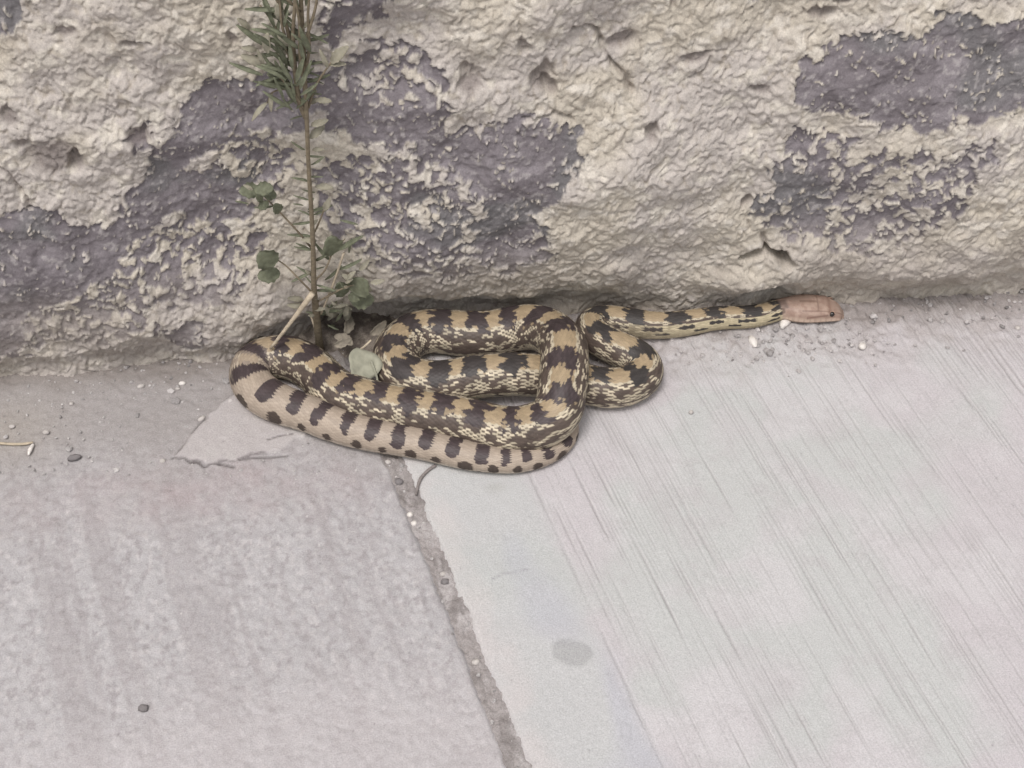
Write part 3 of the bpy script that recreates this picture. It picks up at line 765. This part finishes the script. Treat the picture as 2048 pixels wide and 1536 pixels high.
def build_weed():
    base = at_y(634, 654, -.004)
    root = bpy.data.objects.new('weed_plant', None); COL.objects.link(root)
    root.empty_display_size = .02
    root['label'] = 'tall thin green-brown weed growing up against the wall above the snake'; root['category'] = 'weed'
    b0 = np.array([base[0], base[1], 0.0]); root.location = b0
    def W(px, py, y): return at_y(px, py, y) - b0
    rng = random.Random(4)
    foot = np.array([0, .002, .002])
    mainp = [foot, W(632, 622, -.022), W(628, 575, -.034), W(626, 490, -.042), W(622, 410, -.046), W(617, 330, -.050), W(613, 230, -.054), W(607, 110, -.060), W(602, 0, -.066), W(600, -90, -.072), W(603, -150, -.075)]
    obj('stem', tube_mesh('stem', mainp, [.0042, .0036, .0028, .0023, .0021, .0019, .0020, .0021, .0018, .0012, .0007], 10), M_stem, root)
    br = [([W(612, 235, -.052), W(598, 200, -.054), W(588, 130, -.060), W(575, 60, -.064), W(552, -10, -.066), W(535, -80, -.07)], .0026),
          ([W(614, 226, -.052), W(590, 190, -.058), W(560, 155, -.060), W(528, 128, -.056)], .0012),
          ([W(617, 215, -.052), W(630, 175, -.058), W(648, 145, -.060), W(662, 125, -.058)], .0012),
          ([W(626, 500, -.030), W(600, 468, -.040), W(565, 430, -.044), W(528, 392, -.042)], .0011),
          ([W(626, 470, -.031), W(636, 450, -.038), W(648, 420, -.040)], .0010),
          ([W(600, 210, -.054), W(575, 180, -.058), W(545, 185, -.056), W(535, 205, -.05)], .0009),
          ([W(603, 100, -.060), W(618, 60, -.068), W(632, 10, -.072), W(640, -60, -.076)], .0015),
          ([W(590, 140, -.059), W(586, 70, -.068), W(590, 0, -.074), W(588, -70, -.078)], .0018),
          ([W(628, 562, -.036), W(650, 540, -.040), W(668, 500, -.036), W(690, 478, -.036)], .0010),
          ([W(629, 590, -.031), W(600, 560, -.036), W(570, 530, -.030), W(545, 515, -.030)], .0010),
          ([W(631, 606, -.027), W(660, 590, -.032), W(690, 575, -.032), W(715, 568, -.030)], .0010),
          ([W(610, 180, -.054), W(600, 110, -.066), W(598, 40, -.072), W(580, -40, -.076)], .0016),
          ([W(606, 160, -.056), W(618, 100, -.064), W(616, 30, -.070), W(622, -40, -.072)], .0015),
          ([W(585, 110, -.061), W(566, 60, -.068), W(560, 10, -.07), W(556, -50, -.07)], .0013),
          ([W(592, 150, -.058), W(570, 95, -.062), W(545, 45, -.064), W(520, 10, -.062)], .0012),
          ([W(602, 20, -.066), W(575, 0, -.074), W(545, -30, -.076)], .0012)]
    for pts, r in br:
        obj('branch', tube_mesh('branch', pts, [r, r * .9, r * .75, r * .6, r * .5, r * .4][:len(pts)], 7), M_stem, root)
    meshes = [leaf_mesh('leaf', .034, .0024, .25, .35, .0, 1), leaf_mesh('leaf', .028, .0017, .4, .3, 0, 2), leaf_mesh('leaf', .026, .0100, .22, .2, .10, 3), leaf_mesh('leaf', .022, .0105, .2, .15, .08, 4)]
    pale = [leaf_mesh('leaf', .026, .0028, .35, .3, 0, 5), leaf_mesh('leaf', .022, .0042, .3, .3, .12, 6)]
    def leaf(px, py, y, ang, which, s=1.0, pl=False, lift=.35):
        me = pale[min(which, 1)] if pl else meshes[which]
        a = math.radians(ang)                   # 0 = up, positive to the right
        d = (math.sin(a), -lift, math.cos(a))
        o = obj('leaf', me, M_leaf2 if pl else M_leaf, root)
        aim(o, W(px, py, y), d, rng.uniform(-.5, .5)); o.scale = (s, s, s)
    for i in range(20):                         # small fresh leaves low on the right and by the side twig
        a_, b_ = (rng.gauss(690, 26), rng.gauss(545, 42)) if i < 14 else (rng.gauss(520, 24), rng.gauss(395, 18))
        leaf(a_, b_, -.020 - .00012 * (640 - b_) + rng.uniform(-.006, .004), rng.gauss(15 if i < 14 else -40, 55), rng.choice((0, 1, 2)), rng.uniform(.35, .65), rng.random() < .35, rng.uniform(.1, .6))
    for i in range(44):                         # wispy leaves all along the stem
        py = rng.uniform(60, 640); t_ = (640 - py) / 640
        leaf(632 - 30 * t_ + rng.gauss(0, 5), py, -.024 - .034 * t_ + rng.uniform(-.006, .002), rng.choice((-1, 1)) * rng.uniform(25, 95), 1, rng.uniform(.35, .8), rng.random() < .3, rng.uniform(.1, .7))
    for i in range(16):                         # tuft at the foot
        leaf(rng.gauss(655, 22), rng.uniform(610, 660), -.010 + rng.uniform(-.008, .004), rng.gauss(10, 50), rng.choice((0, 1, 1)), rng.uniform(.4, .8), rng.random() < .5, rng.uniform(.1, .8))
    # broad low leaves
    leaf(552, 528, -.036, -35, 3, 1.05); leaf(560, 545, -.028, -80, 2, .8)
    leaf(706, 585, -.030, 28, 3, 1.1); leaf(700, 600, -.018, 75, 2, .9); leaf(690, 590, -.02, -10, 2, .8)
    leaf(668, 508, -.036, 0, 2, 1.0); leaf(680, 500, -.036, 35, 0, .9); leaf(660, 520, -.034, -25, 1, .9); leaf(672, 540, -.03, 60, 1, .9)
    leaf(650, 560, -.022, 40, 1, .8); leaf(648, 420, -.040, 20, 1, .7, True); leaf(640, 610, -.006, 45, 0, .8, True); leaf(668, 622, -.004, 70, 1, .8, True)
    leaf(690, 640, .0, 15, 1, .8, True); leaf(606, 600, -.01, -50, 1, .7, True); leaf(655, 640, .0, 30, 0, .7, True)
    leaf(528, 392, -.042, -40, 1, .7); leaf(548, 412, -.043, -80, 1, .6); leaf(560, 425, -.044, -10, 2, .5)
    leaf(520, 380, -.042, -70, 2, .7)
    # side leaves higher up
    for px, py, y, ang, w, s, pl in [(528,128,-.056,-50,1,.9,True),(528,130,-.056,-10,0,.6,True),(560,155,-.06,-80,1,.7,False),(662,125,-.058,30,1,1.0,True),(655,135,-.06,-10,0,.7,True),
            (660,130,-.058,65,1,.6,True),(535,205,-.05,-120,0,.8,True),(545,186,-.056,-160,0,.7,True),(622,250,-.05,60,1,.7,True),(610,300,-.047,-40,1,.5,False),
            (622,330,-.046,50,1,.5,False),(618,400,-.04,-50,1,.5,False),(626,430,-.036,55,1,.5,False),(630,200,-.055,80,1,.6,True),(590,170,-.058,-60,0,.6,False),
            (500,60,-.05,-20,1,.7,True),(516,100,-.052,-60,1,.6,True)]:
        leaf(px, py, y, ang, w, s, pl)
    for i in range(16):                         # fuller growth on the left of the top
        py = rng.uniform(-20, 170)
        leaf(552 + rng.gauss(0, 16) + py * .12, py + 30, -.056 + rng.uniform(-.012, .008), rng.gauss(-28, 30), rng.choice((0, 1, 1)), rng.uniform(.6, 1.0), False, rng.uniform(.1, .5))
    for i in range(58):                         # crowded top
        py = rng.uniform(-60, 190); sp = 1 - max(0, py) / 260
        px = 588 + rng.gauss(0, 24) * sp - (190 - py) * .06
        leaf(px, py + 40, -.062 + rng.uniform(-.012, .010), rng.gauss(-4, 22), rng.choice((0, 1, 1)), rng.uniform(.5, .95), rng.random() < .15, rng.uniform(.1, .6))
build_weed()

def zsnake(px, py):                            # height of the snake's back under a seen point
    best = None
    for z in np.arange(.075, .0, -.001):
        p = at(px, py, z); d = np.hypot(path[:, 0] - p[0], path[:, 1] - p[1])
        ok = d < prad
        top = np.where(ok, path[:, 2] + np.sqrt(np.maximum(prad ** 2 - d ** 2, 0)), 0).max()
        if top >= z: return z
    return 0.002
# the long straw leaning from the weed onto the snake
s0 = at_y(625, 587, -.038); s1 = at(585, 640, .060); z = zsnake(545, 690) + .0025; s2 = at(541, 697, z)
s1 = (s0 + s2) / 2 + np.array([.001, 0, .001])
obj('dry_grass_stalk', tube_mesh('dry_grass_stalk', [s0, s1, s2], [.0030, .0021, .0014], 8), M_straw,
    label='thick pale straw stalk leaning from the weed onto the left loop', cat='stalk')
for a, b, lb in [(((612, 612), .004, .0), ((632, 664), None, .0), 'short thin straw crossing behind the thick pale straw'),
                 (((688, 505), -.035, .0), ((642, 628), None, .0), 'long thin upright straw beside the weed stem'),
                 (((742, 680), None, .0), ((716, 702), None, .0), 'tiny pale straw bit above the round grey leaf')]:
    p0 = at_y(*a[0], a[1]) if a[1] is not None else at(*a[0], .050)
    p1 = at(*b[0], .040)
    if 'upright' in lb: p1 = at_y(*b[0], -.024)
    obj('dry_grass_stalk', tube_mesh('dry_grass_stalk', [p0, (p0 + p1) / 2 + np.array([.001, -.001, .001]), p1], [.0010, .0012, .0009], 6), M_straw, label=lb, cat='stalk')

# round grey-green leaf lying on the coils
z = .040
lf = bpy.data.objects.new('fallen_leaf', None); COL.objects.link(lf); lf.empty_display_size = .01
c = at(728, 730, z); lf.location = c
lf['label'] = 'rounded grey-green dead leaf resting on the coils beside the weed'; lf['category'] = 'leaf'
def round_leaf(name, R_, seed):
    rng = np.random.RandomState(seed); n = 26; rings = 5
    V = []; F = []; T3 = []
    edge = 1 + .10 * np.sin(np.linspace(0, 2 * math.pi, n, endpoint=False) * 3 + seed) + rng.uniform(-.05, .05, n)
    for lay in (0, 1):
        V.append((0, 0, -lay * .0005))
        for k in range(1, rings + 1):
            for i in range(n):
                a = 2 * math.pi * i / n; q = R_ * edge[i] * k / rings
                V.append((q * math.cos(a), q * math.sin(a) * 1.05, .0022 * (k / rings) ** 2 * math.sin(2 * a + seed) + .0012 * abs(math.sin(a * 2.5)) * (k / rings) - lay * .0005))
    off = 1 + rings * n
    for lay in (0, 1):
        o = lay * off
        for i in range(n):
            j = (i + 1) % n
            T3.append((o, o + 1 + i, o + 1 + j) if not lay else (o, o + 1 + j, o + 1 + i))
            for k in range(rings - 1):
                a = o + 1 + k * n; q = (a + i, a + n + i, a + n + j, a + j); F.append(q if not lay else q[::-1])
    for i in range(n):
        j = (i + 1) % n; a = 1 + (rings - 1) * n; F.append((a + i, off + a + i, off + a + j, a + j))
    return mesh_np(name, V, F, tris=T3)
bl = obj('blade', round_leaf('blade', .0165, 2), M_gleaf, lf); bl.rotation_euler = (math.radians(32), math.radians(6), .3)
pt = [at(742, 722, z + .004) - c, at(752, 748, .034) - c, at(757, 772, .026) - c]
obj('leaf_stalk', tube_mesh('leaf_stalk', pt, [.0013, .0012, .0010], 7), M_gleaf, lf)
dl = [((690, 668), .030, .8, 20, 'small curled brown dead leaf wedged against the left of the round leaf'),
      ((705, 690), .034, .75, -40, 'narrow brown dead leaf tucked under the round grey leaf'),
      ((740, 668), .030, .7, 70, 'crumpled brown dead leaf behind the round grey leaf'),
      ((668, 690), .036, .6, 110, 'tiny dead leaf on the snake below the weed foot')]
for k, ((px, py), z, s, ang, lb) in enumerate(dl):
    o = obj('dead_leaf', leaf_mesh('dead_leaf', .028, .007, .5, .5, .1, 20 + k), M_dry, label=lb, cat='leaf', group='dead leaves at the weed foot')
    a = math.radians(ang); aim(o, at(px, py, z), (math.sin(a), math.cos(a) * .6, .35), .4); o.scale = (s, s, s)
# soil and litter in the hollow round the weed foot
def litter():
    R = np.random.RandomState(31)
    xs = np.linspace(at(560, 680)[0], at(800, 650)[0], 90); yy = np.linspace(-.012, .055, 34)
    X, Y = np.meshgrid(xs, yy)
    t = (X - xs[0]) / (xs[-1] - xs[0])
    h = .016 * np.sin(np.pi * t) ** .7 * sstep(-.012, .02, Y) + .003 * fbm(X * 90, Y * 90, 601, 3) * sstep(-.012, .0, Y) - .001
    h = np.where((t <= 0) | (t >= 1), -.002, h)
    col = mix(np.broadcast_to(np.array([.13, .11, .095]), X.shape + (3,)), [.26, .225, .19], sstep(-.1, .6, fbm(X * 150, Y * 150, 605, 3)))
    obj('soil', mesh_np('soil', np.stack([X, Y, h], -1), grid_faces(34, 90), col), M_dirt, kind='structure', label='dark soil gathered in the hollow under the weed')
litter()

# pebbles one can pick out
peb = [sphere_mesh('pebble', 1.0, 9, 6, (1, .8, .7), .16, k) for k in range(5)]
PE = [((1570, 646), 11, 24, 'w', 'curved white stone chip lying under the snake neck beside its head', -35), ((1506, 686), 9, 16, 'w', 'small hooked white stone chip on the slab below the neck', 10),
      ((1724, 696), 9, 9, 'w', 'round white pebble on the dusty slab beyond the head', 0), ((365, 769), 8, 5, 'w', 'bright white pebble on the left slab by the wall foot', 0),
      ((283, 775), 8, 5, 'p', 'pale oval pebble left of the bright white one by the wall', 20), ((356, 779), 5, 3.5, 'p', 'tiny white chip just below the bright white pebble', 0),
      ((404, 839), 9, 5, 'p', 'pale chip at the broken corner of the cement skim', 35), ((143, 809), 5, 4.5, 'p', 'little white pebble alone near the wall on the dark slab', 0),
      ((150, 918), 15, 7, 'g', 'dark flat stone chip on the left slab', 10), ((288, 1420), 9, 8, 'g', 'dark round speck of stone on the open left slab', 0),
      ((820, 1027), 6, 6, 'w', 'white pebble in the joint, upper of a close pair', 0), ((828, 1044), 6, 6, 'w', 'white pebble in the joint, lower of a close pair', 0),
      ((776, 922), 7, 6, 'p', 'white pebble in the joint just below the snake', 0), ((798, 962), 9, 8, 'g', 'grey pebble in the joint below the snake', 0),
      ((890, 1162), 8, 7, 'g', 'dark pebble in the middle of the joint', 0), ((886, 1146), 6, 5, 'p', 'pale pebble above the dark one in the joint', 0),
      ((952, 1322), 8, 6, 'p', 'pale chip low in the joint', 10), ((1382, 826), 5, 5, 'p', 'tiny white pebble on the broomed slab right of the coils', 0),
      ((25, 855), 7, 5, 'p', 'pale pebble near the stick on the left slab', 0), ((93, 867), 7, 5, 'p', 'pale pebble above the dark flat chip', 0),
      ((326, 924), 6, 5, 'p', 'white pebble at the tip of the cement skim', 0), ((2035, 658), 6, 6, 'p', 'small white pebble far along the wall foot', 0)]
for k, ((px, py), rx, ry, m, lb, rot) in enumerate(PE):
    c = at(px, py); s = .00049
    o = obj('pebble', peb[k % 5].copy(), {'w': M_white, 'p': M_pale, 'g': M_grey}[m], label=lb, cat='pebble')
    a, b = rx * s, ry * s * 1.25
    lo = -.0035 if 'joint' in lb else 0
    o.location = (c[0], c[1], lo + min(a, b) * .55); o.scale = (a, b, min(a, b)); o.rotation_euler = (0, 0, math.radians(rot))
def twig(pts, rads, m, label):
    P = [at(px, py, r + .0004) for (px, py), r in zip(pts, rads)]
    obj('twig', tube_mesh('twig', P, rads, 7), m, label=label, cat='twig')
twig([(871, 931), (856, 941), (842, 956), (836, 972), (832, 990)], [.0016, .0016, .0018, .0014, .0010], M_twig, 'dark curved twig at the joint edge on the pale slab')
twig([(-6, 886), (20, 888), (45, 888), (66, 885)], [.0013, .0014, .0014, .0012], M_straw, 'thin pale stick on the left slab')
twig([(66, 889), (60, 900), (57, 910)], [.0016, .0022, .0010], M_white, 'white splinter at the end of the pale stick')
twig([(444, 855), (455, 859), (468, 860)], [.0008, .0010, .0007], M_twig, 'tiny dark twig on the cement skim')

def grit():
    R = np.random.RandomState(12)
    ph = (1 + 5 ** .5) / 2
    iv = np.array([(-1, ph, 0), (1, ph, 0), (-1, -ph, 0), (1, -ph, 0), (0, -1, ph), (0, 1, ph), (0, -1, -ph), (0, 1, -ph), (ph, 0, -1), (ph, 0, 1), (-ph, 0, -1), (-ph, 0, 1)]) / 1.9
    it = np.array([(0, 11, 5), (0, 5, 1), (0, 1, 7), (0, 7, 10), (0, 10, 11), (1, 5, 9), (5, 11, 4), (11, 10, 2), (10, 7, 6), (7, 1, 8), (3, 9, 4), (3, 4, 2), (3, 2, 6), (3, 6, 8), (3, 8, 9), (4, 9, 5), (2, 4, 11), (6, 2, 10), (8, 6, 7), (9, 8, 1)])
    Vs = []; Cs = []; Ts = []; n = 0
    def put(x, y, z, r, c):
        nonlocal n
        v = iv * (1 + R.uniform(-.3, .3, (12, 1))) * r * np.array([1, R.uniform(.6, 1), R.uniform(.4, .8)])
        a = R.uniform(0, 6.28); ca, sa = math.cos(a), math.sin(a)
        v = np.stack([v[:, 0] * ca - v[:, 1] * sa, v[:, 0] * sa + v[:, 1] * ca, v[:, 2]], -1) + (x, y, z + r * .3)
        Vs.append(v); Cs.append(np.tile(c, (12, 1))); Ts.append(it + n); n += 12
    for i in range(520):                        # along the wall foot
        x = R.uniform(-.45, .75); y = -abs(R.normal(0, .032)) + .012
        g = R.uniform(.2, .5); put(x, y, 0.0006, R.gamma(2, .0006) + .0005, np.array([1, .94, .92]) * g)
    for i in range(170):                        # crumbs below the neck
        c = at(R.normal(1560, 110), R.normal(682, 22)); g = R.uniform(.28, .50); put(c[0], c[1], .0005, R.gamma(2, .0006) + .0005, np.array([1, .94, .92]) * g)
    for i in range(45):
        y = R.uniform(-.5, .0); g = R.uniform(.22, .48); put(seam_x(y) + R.normal(0, .006), y, -.002, R.gamma(2, .0006) + .0006, np.array([1, .95, .93]) * g)
    for i in range(220):
        c = at(R.uniform(-50, 700), R.uniform(760, 960)); g = R.uniform(.28, .52); put(c[0], c[1], .0003, R.gamma(2, .0004) + .0004, np.array([1, .95, .93]) * g)
    me = mesh_np('grit', np.vstack(Vs), np.vstack(Ts), np.vstack(Cs), smooth=False)
    obj('grit', me, M_dirt, kind='stuff', label='loose grit and crumbs along the wall foot and joint', cat='grit')
grit()
